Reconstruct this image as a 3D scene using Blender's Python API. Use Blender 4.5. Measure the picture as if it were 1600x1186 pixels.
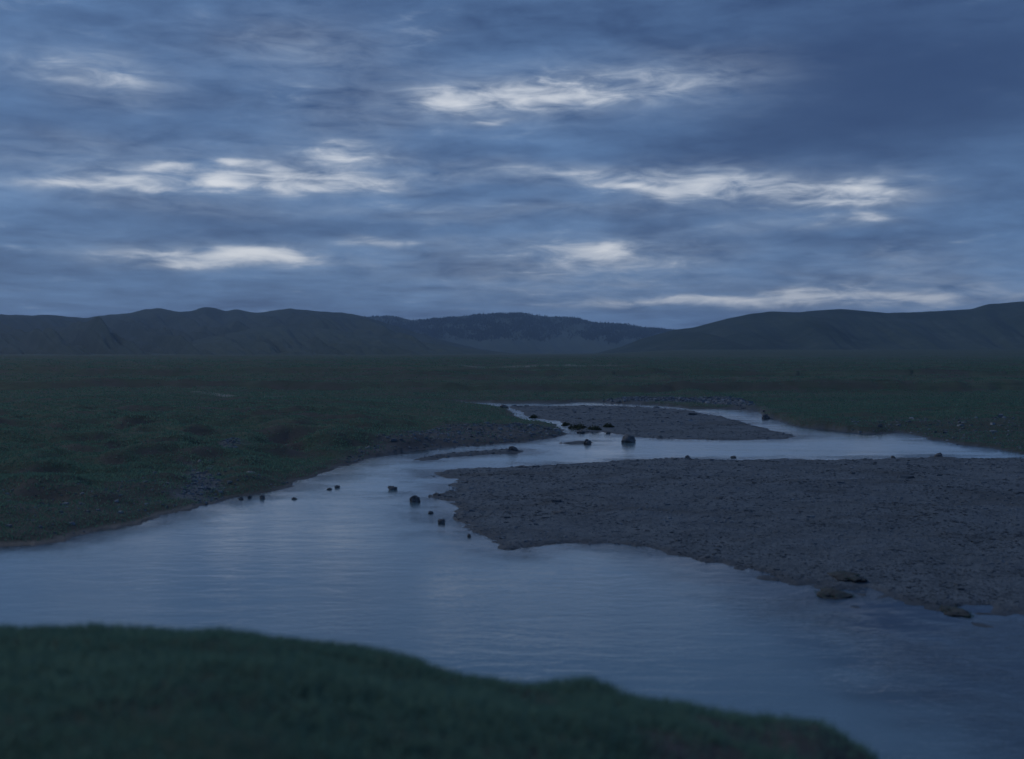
import bpy, math
import numpy as np

# ------------------------------------------------------------------ camera, world, sun, exposure
EYE = 5.5                       # eye height above the water, metres
FPX, CX, CY, HY = 1822.0, 800.0, 593.0, 550.0   # focal length and horizon of the plate, in plate pixels
PITCH = math.atan((CY - HY) / FPX)
R = math.radians

scene = bpy.context.scene
for o in list(bpy.data.objects):
    bpy.data.objects.remove(o)
COL = scene.collection

cam_d = bpy.data.cameras.new('camera')
cam = bpy.data.objects.new('camera', cam_d)
COL.objects.link(cam)
cam.location = (0, 0, EYE)
cam.rotation_euler = (math.pi / 2 - PITCH, 0, 0)
cam_d.sensor_fit = 'HORIZONTAL'
cam_d.sensor_width = 127.0                      # a glass plate, not a small sensor
cam_d.lens = 127.0 * FPX / 1600.0
cam_d.clip_start = 0.1
cam_d.clip_end = 40000
cam_d.dof.use_dof = True
cam_d.dof.focus_distance = 95.0
cam_d.dof.aperture_fstop = 2.6
scene.camera = cam

SUN_EL, SUN_AZ = 38.0, -58.0                    # behind thin cloud, high on the left
sun_d = bpy.data.lights.new('sun', 'SUN')
sun_d.energy = 0.75
sun_d.angle = R(20)
sun_d.color = (1.0, 0.96, 0.90)
sun = bpy.data.objects.new('sun', sun_d)
COL.objects.link(sun)
sun.location = (-60, 40, 60)
sun.rotation_euler = (R(90 - SUN_EL), 0, R(-SUN_AZ) + math.pi)

scene.view_settings.view_transform = 'Standard'
scene.view_settings.look = 'None'
scene.view_settings.exposure = 0.0
scene.view_settings.gamma = 1.0
scene.view_settings.use_curve_mapping = False
scene.render.engine = 'CYCLES'
scene.cycles.max_bounces = 4
scene.cycles.diffuse_bounces = 1
scene.cycles.glossy_bounces = 2
scene.cycles.transparent_max_bounces = 6
scene.cycles.volume_bounces = 1
scene.cycles.use_denoising = True
scene.cycles.filter_width = 1.5


class NT:
    """small helper for building node trees"""
    def __init__(self, tree):
        self.t = tree
        self.n = tree.nodes
        self.n.clear()

    def node(self, kind, **kw):
        nd = self.n.new(kind)
        for k, v in kw.items():
            setattr(nd, k, v)
        return nd

    def link(self, a, b):
        self.t.links.new(a, b)

    def _in(self, nd, i, v):
        if v is None:
            return
        if hasattr(v, 'is_linked') or isinstance(v, bpy.types.NodeSocket):
            self.link(v, nd.inputs[i])
        else:
            nd.inputs[i].default_value = v

    def math(self, op, a, b=None, c=None, clamp=False):
        nd = self.node('ShaderNodeMath', operation=op, use_clamp=clamp)
        self._in(nd, 0, a); self._in(nd, 1, b); self._in(nd, 2, c)
        return nd.outputs[0]

    def vec(self, op, a, b=None, c=None):
        nd = self.node('ShaderNodeVectorMath', operation=op)
        self._in(nd, 0, a); self._in(nd, 1, b); self._in(nd, 2, c)
        return nd.outputs['Value'] if op in ('DOT_PRODUCT', 'LENGTH') else nd.outputs['Vector']

    def comb(self, x, y, z=0.0):
        nd = self.node('ShaderNodeCombineXYZ')
        self._in(nd, 0, x); self._in(nd, 1, y); self._in(nd, 2, z)
        return nd.outputs[0]

    def sep(self, v):
        nd = self.node('ShaderNodeSeparateXYZ')
        self.link(v, nd.inputs[0])
        return nd.outputs

    def noise(self, v, scale, detail=4.0, rough=0.55, dist=0.0):
        nd = self.node('ShaderNodeTexNoise')
        nd.noise_dimensions = '3D'
        self._in(nd, 'Vector', v)
        nd.inputs['Scale'].default_value = scale
        nd.inputs['Detail'].default_value = detail
        nd.inputs['Roughness'].default_value = rough
        nd.inputs['Distortion'].default_value = dist
        return nd.outputs[0]

    def mix(self, fac, a, b):
        nd = self.node('ShaderNodeMix', data_type='RGBA')
        self._in(nd, 0, fac)
        for i, v in ((6, a), (7, b)):
            if isinstance(v, tuple) and len(v) == 3:
                v = v + (1.0,)
            self._in(nd, i, v)
        return nd.outputs[2]

    def range(self, v, a, b, c=0.0, d=1.0, smooth=True):
        nd = self.node('ShaderNodeMapRange')
        nd.interpolation_type = 'SMOOTHSTEP' if smooth else 'LINEAR'
        self._in(nd, 0, v)
        for i, x in ((1, a), (2, b), (3, c), (4, d)):
            nd.inputs[i].default_value = x
        return nd.outputs[0]

    def attr(self, name):
        nd = self.node('ShaderNodeAttribute', attribute_name=name)
        return nd.outputs['Fac']


def dir_of(px, py):
    """direction of a plate position -> azimuth (clockwise from +Y) and elevation, radians"""
    x = (px - CX) / FPX
    yu = (CY - py) / FPX
    cp, sp = math.cos(PITCH), math.sin(PITCH)
    dx, dy, dz = x, cp + yu * sp, -sp + yu * cp
    return math.atan2(dx, dy), math.atan2(dz, math.hypot(dx, dy))


def build_world():
    w = bpy.data.worlds.new('World')
    scene.world = w
    w.use_nodes = True
    t = NT(w.node_tree)
    out = t.node('ShaderNodeOutputWorld')
    bg = t.node('ShaderNodeBackground')
    bg.inputs['Strength'].default_value = 0.1
    t.link(bg.outputs[0], out.inputs[0])
    sky = t.node('ShaderNodeTexSky', sky_type='NISHITA')
    sky.sun_disc = False
    sky.sun_elevation = R(SUN_EL)
    sky.sun_rotation = R(SUN_AZ)
    sky.altitude = 1200
    tc = t.node('ShaderNodeTexCoord')
    d = tc.outputs['Generated']
    x, y, z = t.sep(d)
    zc = t.math('MAXIMUM', z, 0.0)
    # the cloud sheet: a flat layer seen from below
    inv = t.math('DIVIDE', 1.0, t.math('ADD', zc, 0.07))
    P = t.comb(t.math('MULTIPLY', x, inv), t.math('MULTIPLY', y, inv), 0.0)
    az = t.math('ARCTAN2', x, y)
    el = t.math('ARCSINE', zc)
    # warp shared by all hand-placed openings, so that their outlines are ragged
    A = t.comb(t.math('MULTIPLY', az, 1.0), t.math('MULTIPLY', el, 3.2), 0.0)
    wn = t.node('ShaderNodeTexNoise'); wn.inputs['Scale'].default_value = 9.0
    wn.inputs['Detail'].default_value = 3.0; wn.inputs['Roughness'].default_value = 0.5
    t.link(A, wn.inputs['Vector'])
    warp = t.vec('MULTIPLY', t.vec('SUBTRACT', wn.outputs['Color'], (0.5, 0.5, 0.5)), (0.10, 0.026, 0.0))
    Q = t.vec('ADD', t.comb(az, el, 0.0), warp)

    def blobs(rows):
        acc = None
        for (bx, by, sx, sy, amp) in rows:
            a0, e0 = dir_of(bx, by)
            ix, iy = FPX / (sx * 1.25), FPX / (sy * 1.25)
            v = t.vec('MULTIPLY_ADD', Q, (ix, iy, 0.0), (-a0 * ix, -e0 * iy, 0.0))
            g = t.math('POWER', 0.36788, t.vec('DOT_PRODUCT', v, v))
            acc = t.math('MULTIPLY_ADD', g, amp, 0.0 if acc is None else acc)
        return acc
    bright = blobs(CLOUD_LIGHT)
    dark = blobs(CLOUD_DARK)
    # broad and fine mottling of the sheet
    n1 = t.noise(P, 0.8, 5.0, 0.56, 0.3)
    n2 = t.noise(t.comb(az, t.math('MULTIPLY', el, 2.8), 2.0), 11.0, 5.0, 0.55, 0.3)
    n3 = t.noise(P, 2.4, 5.0, 0.56, 0.2)
    n4 = t.noise(t.comb(az, t.math('MULTIPLY', el, 4.2), 5.0), 24.0, 6.0, 0.6, 0.5)
    base = t.math('MULTIPLY_ADD', t.math('SUBTRACT', n1, 0.5), 1.5, 0.42)
    base = t.math('MULTIPLY_ADD', t.math('SUBTRACT', n2, 0.5), 1.0, base)
    base = t.math('MULTIPLY_ADD', t.math('SUBTRACT', n3, 0.5), 0.50, base)
    base = t.math('MULTIPLY_ADD', t.math('SUBTRACT', n4, 0.5), 0.45, base)
    low = t.range(el, 0.02, 0.30, 0.12, 0.0)
    high = t.range(el, 0.12, 0.40, 1.0, 0.72)              # the sheet thickens overhead
    base = t.math('MULTIPLY', t.math('ADD', base, low), t.math('MULTIPLY', t.math('SUBTRACT', 1.0, dark), high))
    base = t.math('MINIMUM', t.math('MAXIMUM', base, 0.0), 1.0)
    # openings: their edges broken up by finer cloud
    soft_ = t.math('MINIMUM', t.math('MULTIPLY', bright, 2.2), 1.0)
    v = t.math('MULTIPLY_ADD', t.math('MULTIPLY', t.math('SUBTRACT', n4, 0.52), 1.5), soft_, bright)
    v = t.math('MULTIPLY_ADD', t.math('MULTIPLY', t.math('SUBTRACT', n2, 0.5), 0.5), soft_, v)
    br = t.range(v, -0.02, 1.12, 0.0, 1.0, False)
    wisps = t.math('MULTIPLY', t.range(n3, 0.56, 0.78, 0.0, 0.34), t.range(n4, 0.44, 0.68, 0.0, 1.0))
    br = t.math('MINIMUM', t.math('ADD', br, t.math('MULTIPLY', wisps, t.math('SUBTRACT', 1.0, dark))), 1.0)
    c = t.mix(base, tuple(10 * v_ for v_ in (0.017, 0.046, 0.138)), tuple(10 * v_ for v_ in (0.132, 0.258, 0.490)))
    c = t.mix(t.range(br, 0.0, 0.60, 0.0, 0.88, False), c, tuple(10 * v_ for v_ in (0.33, 0.405, 0.53)))
    c = t.mix(t.range(br, 0.18, 1.10, 0.0, 0.78), c, tuple(10 * v_ for v_ in (0.90, 0.91, 0.93)))
    col = t.mix(0.94, sky.outputs[0], c)
    t.link(col, bg.inputs['Color'])
    w.cycles.sampling_method = 'MANUAL'
    w.cycles.sample_map_resolution = 512


CLOUD_LIGHT = [
    # cores
    (345, 286, 24, 7, .85), (255, 255, 26, 5, .5), (366, 254, 22, 5, .5), (180, 277, 26, 7, .45), (115, 286, 60, 7, .4), (240, 300, 30, 5, .35),
    (385, 393, 60, 8, .65), (300, 410, 42, 6, .5), (420, 405, 36, 6, .4), (608, 376, 44, 5, .4), (210, 392, 80, 6, .3), (530, 222, 28, 8, .25),
    (692, 152, 32, 12, .5), (860, 156, 80, 12, .4), (745, 189, 26, 4, .42), (440, 268, 26, 5, .3),
    (972, 292, 46, 5, .55), (1025, 300, 36, 7, .4), (1120, 278, 50, 9, .3), (1322, 287, 40, 6, .45), (1300, 311, 50, 5, .32), (1340, 337, 34, 5, .5),
    (930, 385, 40, 8, .5), (945, 399, 30, 4, .3), (1265, 459, 44, 6, .55), (1160, 467, 110, 5, .48), (1385, 401, 20, 5, .3),
    # veils round them
    (230, 275, 195, 32, 0.341), (520, 245, 80, 24, 0.341), (520, 285, 126, 12, 0.465), (370, 398, 149, 16, 0.403), (860, 150, 172, 28, 0.434), (1080, 112, 103, 22, 0.217),
    (480, 78, 126, 36, 0.202), (110, 112, 69, 26, 0.279), (215, 135, 57, 22, 0.279), (580, 180, 138, 26, 0.124), (880, 270, 149, 13, 0.403), (1090, 293, 126, 20, 0.403),
    (1310, 300, 103, 24, 0.372), (960, 395, 126, 24, 0.341), (890, 440, 241, 36, 0.217), (1430, 436, 103, 30, 0.248), (1420, 470, 149, 13, 0.403), (1040, 476, 126, 6, 0.434),
    (700, 330, 229, 9, 0.186), (1230, 352, 103, 9, 0.186), (760, 375, 114, 14, 0.155)]
CLOUD_DARK = [
    (1470, 150, 290, 110, .78), (1200, 225, 130, 40, .30), (360, 338, 230, 22, .30), (60, 195, 80, 44, .30), (610, 190, 150, 40, .12),
    (1190, 362, 130, 10, .16), (1520, 40, 300, 80, .22), (300, 195, 130, 26, .18), (1250, 90, 120, 60, .15)]
build_world()


# ------------------------------------------------------------------ numeric helpers
def mk_noise(seed):
    rng = np.random.default_rng(seed)
    perm = rng.permutation(256).astype(np.int64)
    perm = np.concatenate([perm, perm])
    ang = rng.random(256) * 2 * np.pi
    g = np.stack([np.cos(ang), np.sin(ang)], 1)

    def f(x, y):
        xi = np.floor(x).astype(np.int64); yi = np.floor(y).astype(np.int64)
        xf = x - xi; yf = y - yi
        u = xf * xf * xf * (xf * (xf * 6 - 15) + 10)
        v = yf * yf * yf * (yf * (yf * 6 - 15) + 10)
        xi &= 255; yi &= 255
        a = perm[xi]; b = perm[xi + 1]

        def dot(h, dx, dy):
            gg = g[perm[h]]
            return gg[..., 0] * dx + gg[..., 1] * dy
        n00 = dot(a + yi, xf, yf); n10 = dot(b + yi, xf - 1, yf)
        n01 = dot(a + yi + 1, xf, yf - 1); n11 = dot(b + yi + 1, xf - 1, yf - 1)
        m0 = n00 + u * (n10 - n00); m1 = n01 + u * (n11 - n01)
        return (m0 + v * (m1 - m0)) * 1.5
    return f


NOISE = [mk_noise(100 + i) for i in range(12)]


def fbm(x, y, scale, octaves, k=0, gain=0.5):
    out = 0.0; amp = 1.0; s = 1.0 / scale
    for i in range(octaves):
        out = out + amp * NOISE[(k + i) % 12](x * s + 17.3 * i + 3.1 * k, y * s - 9.7 * i)
        amp *= gain; s *= 2.03
    return out


def sm(x, a, b):
    t = np.clip((x - a) / (b - a), 0, 1)
    return t * t * (3 - 2 * t)


CP, SP = math.cos(PITCH), math.sin(PITCH)


def to_world(px, py, z=0.0):
    """the place on the level z that the plate shows at (px, py)"""
    px = np.asarray(px, float); py = np.asarray(py, float)
    x = (px - CX) / FPX; yu = (CY - py) / FPX
    dy = CP + yu * SP; dz = -SP + yu * CP
    k = (z - EYE) / dz
    return x * k, dy * k


def to_plate(X, Y, Z):
    dz = Z - EYE
    dep = np.maximum(Y * CP - dz * SP, 1e-3)
    up = Y * SP + dz * CP
    return CX + FPX * X / dep, CY - FPX * up / dep


def ring(pts, z=0.0):
    p = np.array(pts, float)
    X, Y = to_world(p[:, 0], p[:, 1], z)
    return np.stack([X, Y], 1)


def resample(poly, closed=True, rough=0.0, k=0, step=0.6):
    """round the corners of a traced outline and roughen it a little"""
    p = np.asarray(poly, float)
    n = len(p); out = []
    for i in range(n if closed else n - 1):
        p0, p1, p2, p3 = p[(i - 1) % n], p[i], p[(i + 1) % n], p[(i + 2) % n]
        m = int(np.clip(np.hypot(*(p2 - p1)) / step, 1, 8))
        for j in range(m):
            s = j / m
            out.append(0.5 * ((2 * p1) + (-p0 + p2) * s + (2 * p0 - 5 * p1 + 4 * p2 - p3) * s * s + (-p0 + 3 * p1 - 3 * p2 + p3) * s ** 3))
    out = np.array(out)
    if rough:
        out[:, 0] += rough * fbm(out[:, 0], out[:, 1], 2.2, 3, k)
        out[:, 1] += rough * fbm(out[:, 0], out[:, 1], 2.2, 3, k + 4)
    return out


def inside(poly, X, Y):
    c = np.zeros(X.shape, bool)
    n = len(poly)
    x0, y0 = poly.min(0); x1, y1 = poly.max(0)
    sel = np.nonzero((X >= x0) & (X <= x1) & (Y >= y0) & (Y <= y1))[0]
    if len(sel) == 0:
        return c
    xs, ys = X[sel], Y[sel]
    cc = np.zeros(xs.shape, bool)
    for i in range(n):
        (ax, ay), (bx, by) = poly[i], poly[(i + 1) % n]
        if ay == by:
            continue
        hit = ((ay > ys) != (by > ys)) & (xs < (bx - ax) * (ys - ay) / (by - ay) + ax)
        cc ^= hit
    c[sel] = cc
    return c


def edge_dist(poly, X, Y, best):
    n = len(poly)
    for i in range(n):
        (ax, ay), (bx, by) = poly[i], poly[(i + 1) % n]
        ex, ey = bx - ax, by - ay
        L = ex * ex + ey * ey + 1e-12
        t = np.clip(((X - ax) * ex + (Y - ay) * ey) / L, 0, 1)
        dx = X - ax - t * ex; dy = Y - ay - t * ey
        np.minimum(best, dx * dx + dy * dy, out=best)
    return best


# ------------------------------------------------------------------ the river's outline
SHORE_LEFT = [(40, 851), (100, 840), (180, 826), (250, 808), (300, 794), (350, 781), (400, 770), (440, 761), (480, 748),
              (510, 736), (550, 724), (590, 713), (640, 704), (700, 699), (760, 695), (820, 690), (860, 684), (884, 677),
              (868, 665), (837, 659), (812, 655), (797, 643), (786, 637), (760, 633.4), (700, 629.4), (640, 627.6)]
SHORE_FAR = [(640, 626.9), (720, 627.6), (800, 630), (870, 630), (915, 628), (960, 630), (1000, 632), (1040, 634.5), (1075, 638),
             (1104, 638.5), (1150, 640), (1187, 642.5), (1194, 651), (1215, 656), (1240, 665), (1262, 668.5), (1300, 671), (1330, 676),
             (1365, 678), (1400, 676), (1425, 678), (1460, 687), (1500, 694), (1545, 700), (1620, 711), (1760, 726)]
MAIN_BAR = [(1780, 735), (1600, 717), (1545, 717), (1480, 716), (1462, 713), (1440, 716), (1400, 715), (1370, 718), (1290, 719),
            (1230, 718), (1150, 719), (1100, 718), (1060, 717), (1000, 718), (950, 721), (900, 724), (850, 727), (800, 730), (750, 733),
            (705, 734), (686, 740), (694, 747), (722, 750), (708, 757), (704, 766), (684, 773), (676, 779), (700, 783), (712, 793),
            (716, 806), (735, 822), (748, 836), (764, 847), (790, 856), (820, 857), (850, 850), (900, 849), (950, 850), (1000, 855),
            (1040, 862), (1100, 875), (1170, 893), (1230, 905), (1275, 916), (1300, 925), (1330, 918), (1370, 926), (1430, 937),
            (1465, 950), (1510, 952), (1545, 948), (1620, 962), (1780, 1000)]
UPPER_BAR = [(806, 641), (796, 636.5), (802, 634.5), (870, 634.5), (930, 634), (980, 635), (1040, 638), (1072, 641.5), (1121, 650.5),
             (1155, 658), (1179, 664.5), (1209, 674), (1246, 682.5), (1215, 685.5), (1150, 687), (1060, 686), (1000, 683), (966, 679),
             (940, 674), (915, 672), (897, 669), (876, 660), (826, 650)]
SPIT = [(645, 719.5), (668, 713.5), (700, 709.5), (745, 706), (790, 702.5), (812, 703.5), (818, 706.5), (800, 708), (750, 710.5), (700, 714), (668, 718.5)]
STREAK = [(878, 692.5), (895, 690.5), (915, 690), (928, 691.5), (912, 693.2), (892, 693.6)]
LIP = [(900, 674), (914, 672.8), (930, 673.2), (938, 674.6), (926, 676.2), (906, 676.2)]

left = ring(SHORE_LEFT)
far = ring(SHORE_FAR)
WATER = np.concatenate([[(-170, 20), (-90, 27), (-45, 29), (-25, 29.5)], left, far, [(75, 48), (120, 40), (170, 20), (170, 10.5), (-170, 10.5)]])
WATER = resample(WATER, True, 0.34, 0, 0.4)
ISLES = [resample(ring(p), True, r_, i) for i, (p, r_) in enumerate(((MAIN_BAR, .42), (UPPER_BAR, .35), (SPIT, .08), (STREAK, .05), (LIP, .05)))]
RINGS = [WATER] + ISLES

BROW = np.array([(-2000, 985), (-400, 985), (-100, 978), (40, 975), (150, 970), (250, 971), (400, 975), (460, 985), (520, 999), (600, 1017), (700, 1038),
                 (800, 1056), (870, 1064), (920, 1063), (948, 1071), (970, 1082), (1010, 1090), (1060, 1094), (1120, 1106), (1190, 1116),
                 (1240, 1119), (1285, 1130), (1310, 1146), (1340, 1166), (1380, 1188), (1500, 1225), (1700, 1260), (2300, 1300), (4000, 1350)], float)
YB = 8.6                                          # distance to the brow of the near bank


def near_bank(X, Y):
    Yc = np.maximum(Y, 2.0)
    px = CX + FPX * X / Yc
    px = np.where(Y < 2.0, CX + FPX * X / 2.0, px)
    py = np.interp(px, BROW[:, 0], BROW[:, 1])
    slope = (py - 12 - HY) / FPX
    yb = YB + 0.2 * fbm(X, np.zeros_like(X), 2.5, 3, 2)
    zb = EYE - yb * slope
    t = np.clip(Y / yb, -3, 1)
    top = zb + (3.88 - zb) * (1 - t)
    top = np.where(Y < 0, 3.88 - 0.004 * Y + (3.88 - zb) * 0, top)
    u = Y - yb
    drop = np.where(u > -0.8, 0.58 * (np.sqrt((u + 0.05) ** 2 + 0.12) + u + 0.05) * 0.5 * 1.15, 0)
    hum = 0.05 * fbm(X, Y, 0.9, 3, 5) + 0.05 * fbm(X, Y, 2.6, 2, 6)
    z = top - drop + hum * sm(np.abs(X) + np.abs(Y), 1.0, 3.0)
    return np.where(Y > 40, -9.0, z)


# patches of bare ground, traced on the plain
P_LEFT_EARTH = ring([(-120, 880), (-120, 770), (40, 782), (120, 778), (200, 764), (270, 742), (330, 728), (370, 745), (430, 752), (486, 742), (480, 750),
                     (400, 772), (250, 812), (40, 856)], 0.2)
P_LEFT_SPIT = ring([(520, 736), (550, 712), (600, 694), (640, 684), (700, 674), (760, 668), (800, 666), (850, 666), (892, 677), (830, 695), (700, 703), (560, 726)], 0.1)
P_FAR_BAND = ring([(930, 624.5), (985, 620.5), (1080, 621), (1160, 627), (1196, 641), (1150, 633), (1100, 629), (1040, 626.5)], 0.35)
P_RIGHT = ring([(1330, 652), (1450, 652), (1600, 655), (1700, 730), (1545, 705), (1460, 692), (1400, 680), (1330, 668)], 0.5)
P_RIGHT_B = ring([(1090, 630), (1150, 629), (1195, 636), (1250, 648), (1262, 656), (1215, 656), (1190, 645), (1120, 639)], 0.5)
P_HOLLOW = ring([(412, 694), (425, 685), (455, 683), (478, 690), (505, 700), (470, 699), (440, 695)], 0.6)
P_WASH = ring([(282, 752), (300, 735), (330, 745), (352, 760), (345, 785), (318, 792), (285, 776)], 0.15)
P_WASH2 = ring([(335, 706), (372, 700), (378, 708), (345, 714)], 0.4)
P_TRACK = ring([(690, 581.0), (800, 579.4), (955, 578.8), (960, 580.2), (800, 581.4)], 1.7)
P_TRACK_L = ring([(300, 611), (360, 614.6), (430, 615), (470, 616), (430, 616.4), (355, 616)], 0.9)
PATCH = dict(left=P_LEFT_EARTH, spit=P_LEFT_SPIT, band=P_FAR_BAND, right=P_RIGHT, rightb=P_RIGHT_B, hollow=P_HOLLOW, wash=P_WASH, wash2=P_WASH2,
             track=P_TRACK, trackl=P_TRACK_L)


def soft(poly, X, Y, w):
    d = np.full(X.shape, 1e9)
    x0, y0 = poly.min(0) - 3 * w; x1, y1 = poly.max(0) + 3 * w
    sel = np.nonzero((X >= x0) & (X <= x1) & (Y >= y0) & (Y <= y1))[0]
    out = np.zeros(X.shape)
    if len(sel):
        dd = np.sqrt(edge_dist(poly, X[sel], Y[sel], np.full(len(sel), 1e9)))
        s = np.where(inside(poly, X[sel], Y[sel]), dd, -dd)
        out[sel] = sm(s, -w, w)
    return out


def survey(X, Y):
    """height and cover of the ground at the given places"""
    X = np.asarray(X, float).ravel(); Y = np.asarray(Y, float).ravel()
    r = np.hypot(X, Y)
    s = np.full(X.shape, 400.0)
    bar = np.zeros(X.shape)
    sel = np.nonzero((Y > 5) & (Y < 190) & (np.abs(X) < 200))[0]
    xs, ys = X[sel], Y[sel]
    d2 = np.full(xs.shape, 1e9)
    par = np.zeros(xs.shape, bool)
    for i, rg in enumerate(RINGS):
        edge_dist(rg, xs, ys, d2)
        ins = inside(rg, xs, ys)
        par ^= ins
        if i:
            bar[sel] = np.where(ins, i, bar[sel])
    d = np.sqrt(d2)
    s[sel] = np.where(par, -d, d)
    isbar = bar > 0
    wob = fbm(X, Y, 3.5, 3, 1)
    # bed
    bed = -0.5 * (1 - np.exp(np.minimum(s, 0) / 3.5))
    shallow = sm(X, 2, 8) * sm(Y, 40, 30)
    bed = bed * (1 - 0.80 * shallow) + 0.05 * fbm(X, Y, 1.2, 2, 3) * sm(-s, 0.3, 1.5)
    # bars
    small = (bar >= 3)
    zbar = np.where(small, 0.16 * (1 - np.exp(-s / 0.5)), 0.04 * (1 - np.exp(-s / 0.25)) + np.where(bar == 2, 0.07, 0.24) * (1 - np.exp(-s / 6.0)))
    zbar = zbar + np.where(small, 0.0, (np.where(bar == 2, .035, .10) * fbm(X, Y, 4.0, 4, 4) + 0.02 * fbm(X, Y, 0.8, 2, 8)) * sm(s, 0.0, 2.5))
    # turf banks and the plain
    cut = 0.14 + 0.30 * sm(X, 20, 23) * sm(Y, 40, 50) * sm(27 - X, 0, 4)
    face = cut * sm(s + 0.25 * wob, 0.0, 0.7 + 0.5 * (1 - sm(X, 15, 20)))
    rise = 0.95 * (1 - np.exp(-np.maximum(s, 0) / (15.0 + 16 * sm(X, 16, 26) + 55 * sm(Y, 108, 118))))
    rise = rise * (1 - 0.72 * np.exp(-((X + 3) / 13) ** 2 - ((Y - 112) / 15) ** 2))
    hz = sm(s, 0.5, 9)
    far_flat = 1 - 0.75 * sm(Y, 106, 116) * sm(Y, 150, 138)
    hum = far_flat * (0.13 * fbm(X, Y, 2.4, 3, 7) + 0.24 * fbm(X, Y, 8.0, 2, 9)) * (0.5 + 0.5 * hz)
    zland = 0.02 + face + rise + hum * sm(s, 0.0, 1.5)
    zland = np.maximum(zland, 0.03 + 0.03 * np.clip(s, 0, 6))
    # terrace risers left by older courses of the river
    y0 = 152 + 8 * fbm(X, Y * 0.3, 26, 3, 3) + 0.10 * X
    zland = zland + 0.85 * sm(Y - y0, -1.0, 1.2) * sm(s, 2, 6)
    y1 = 186 + 12 * fbm(X, Y * 0.3, 40, 3, 6)
    zland = zland + 0.45 * sm(Y - y1, -2, 2.5)
    y2 = 60 + 6 * fbm(X, Y * 0.4, 14, 3, 8) - 0.12 * X
    left_side = sm(-X, 4, 12)
    zland = zland + 0.30 * sm(Y - y2, -1.2, 1.4) * left_side
    big = 0.32 * fbm(X, Y, 34, 3, 2) * sm(r, 60, 150) + 0.5 * fbm(X, Y, 140, 2, 5) * sm(r, 200, 500)
    zland = zland + big * (1 - 0.8 * sm(r, 700, 1100))
    zland = zland + 6.0 * sm(r, 650, 1500) * sm(X / np.maximum(Y, 1), 0.05, 0.16)
    hreg = sm(-X, 2.5, 6) * sm(Y, 36, 42) * sm(Y, 105, 70) * sm(s, 0.3, 2.2)
    def mounds(x, y):
        a_ = fbm(x, y, 3.6, 2, 3); b_ = fbm(x + 40, y, 6.5, 2, 7)
        return 0.52 * np.maximum(a_, -0.1) + 0.44 * np.maximum(b_, -0.15)
    mo = mounds(X, Y)
    zland = zland + mo * hreg
    steep = (mounds(X, Y + 0.5) - mo) * hreg + 0.5 * (fbm(X, Y + 1.0, 8.0, 2, 9) - fbm(X, Y, 8.0, 2, 9)) * sm(s, 1, 5) * (r < 400)
    scar = sm(steep, 0.08, 0.17)
    mid = sm(Y, 138, 152) * sm(r, 420, 260)
    def swells(x, y):
        return 0.34 * np.abs(fbm(x * 0.55, y, 11, 3, 8)) + 0.22 * fbm(x * 0.5, y, 17, 2, 1)
    sw = swells(X, Y)
    zland = zland + sw * mid
    scar = np.maximum(scar, 0.9 * sm(swells(X, Y + 1.0) - sw, 0.02, 0.07) * mid)
    hol = soft(PATCH['hollow'], X, Y, 0.7)
    zland = zland - 0.40 * hol
    zland = np.maximum(zland, 0.04 + 0.03 * np.clip(s, 0, 6))
    rag = 0.055 * fbm(X, Y, 0.75, 3, 6) * np.exp(-(s / 0.8) ** 2)
    bed = np.where(Y > 16, bed + rag, bed); zbar = zbar + np.where(small, 0, rag)
    # put together
    z = np.where(s < 0, bed, np.where(isbar, zbar, zland))
    nb = near_bank(X, Y)
    isnear = nb > z
    z = np.maximum(z, nb)
    # cover
    jx = X + 0.9 * fbm(X, Y, 2.5, 3, 10); jy = Y + 1.6 * fbm(X, Y, 2.5, 3, 11)
    gravel = np.where(isbar | (s < 0), 1.0, 0.0)
    for k, w, a in (('band', 1.6, 1.0), ('wash', .6, .8), ('wash2', .6, .7), ('spit', 1.2, .3)):
        gravel = np.maximum(gravel, a * soft(PATCH[k], jx, jy, w))
    earth = np.zeros(X.shape)
    for k, w, a in (('left', 2.2, .72), ('spit', 1.5, 1.0), ('right', 2.5, .6), ('rightb', 1.2, .5), ('hollow', .5, 1.0)):
        earth = np.maximum(earth, a * soft(PATCH[k], jx, jy, w))
    edge = sm(s, 2.0 + 1.6 * wob, 0.1) * (s >= 0) * (~isbar)
    earth = np.maximum(earth, (0.75 - 0.35 * sm(X, 16, 22)) * edge)
    earth = np.maximum(earth, 0.8 * scar * (s > 0.5) * (~isbar))
    # risers show bare soil where they are steep, in places
    pat = sm(fbm(X, Y * 0.5, 11, 2, 4), -0.15, 0.35)
    for yy, a in ((y0, .8), (y1, .35)):
        earth = np.maximum(earth, a * pat * np.exp(-((Y - yy) / 2.6) ** 2) * (s > 2))
    pale = np.maximum(soft(PATCH['track'], X, Y, 5.0) * 0.5, soft(PATCH['trackl'], X, Y, 1.0) * 0.7)
    edge_line = sm(s, 0.42, 0.10) * sm(s, -0.12, 0.0) * sm(-X, 4, 7) * sm(Y, 46, 40) * sm(wob, -0.5, 0.2)
    pale = np.maximum(pale, 0.35 * edge_line)
    wet = sm(s, 0.55, 0.05) * (s < 3)
    for a in (gravel, earth, pale, wet):
        a[isnear] = 0
    earth = np.where(isnear, np.clip(sm(fbm(X, Y, 1.3, 3, 9) + 0.55 * sm(X, -1.5, 2.2), 0.2, 0.75), 0, .92) * sm(X, -3.0, 1.0), earth)
    return dict(z=z, s=s, bar=bar, gravel=gravel, earth=earth, pale=pale, wet=wet, near=isnear)


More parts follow.
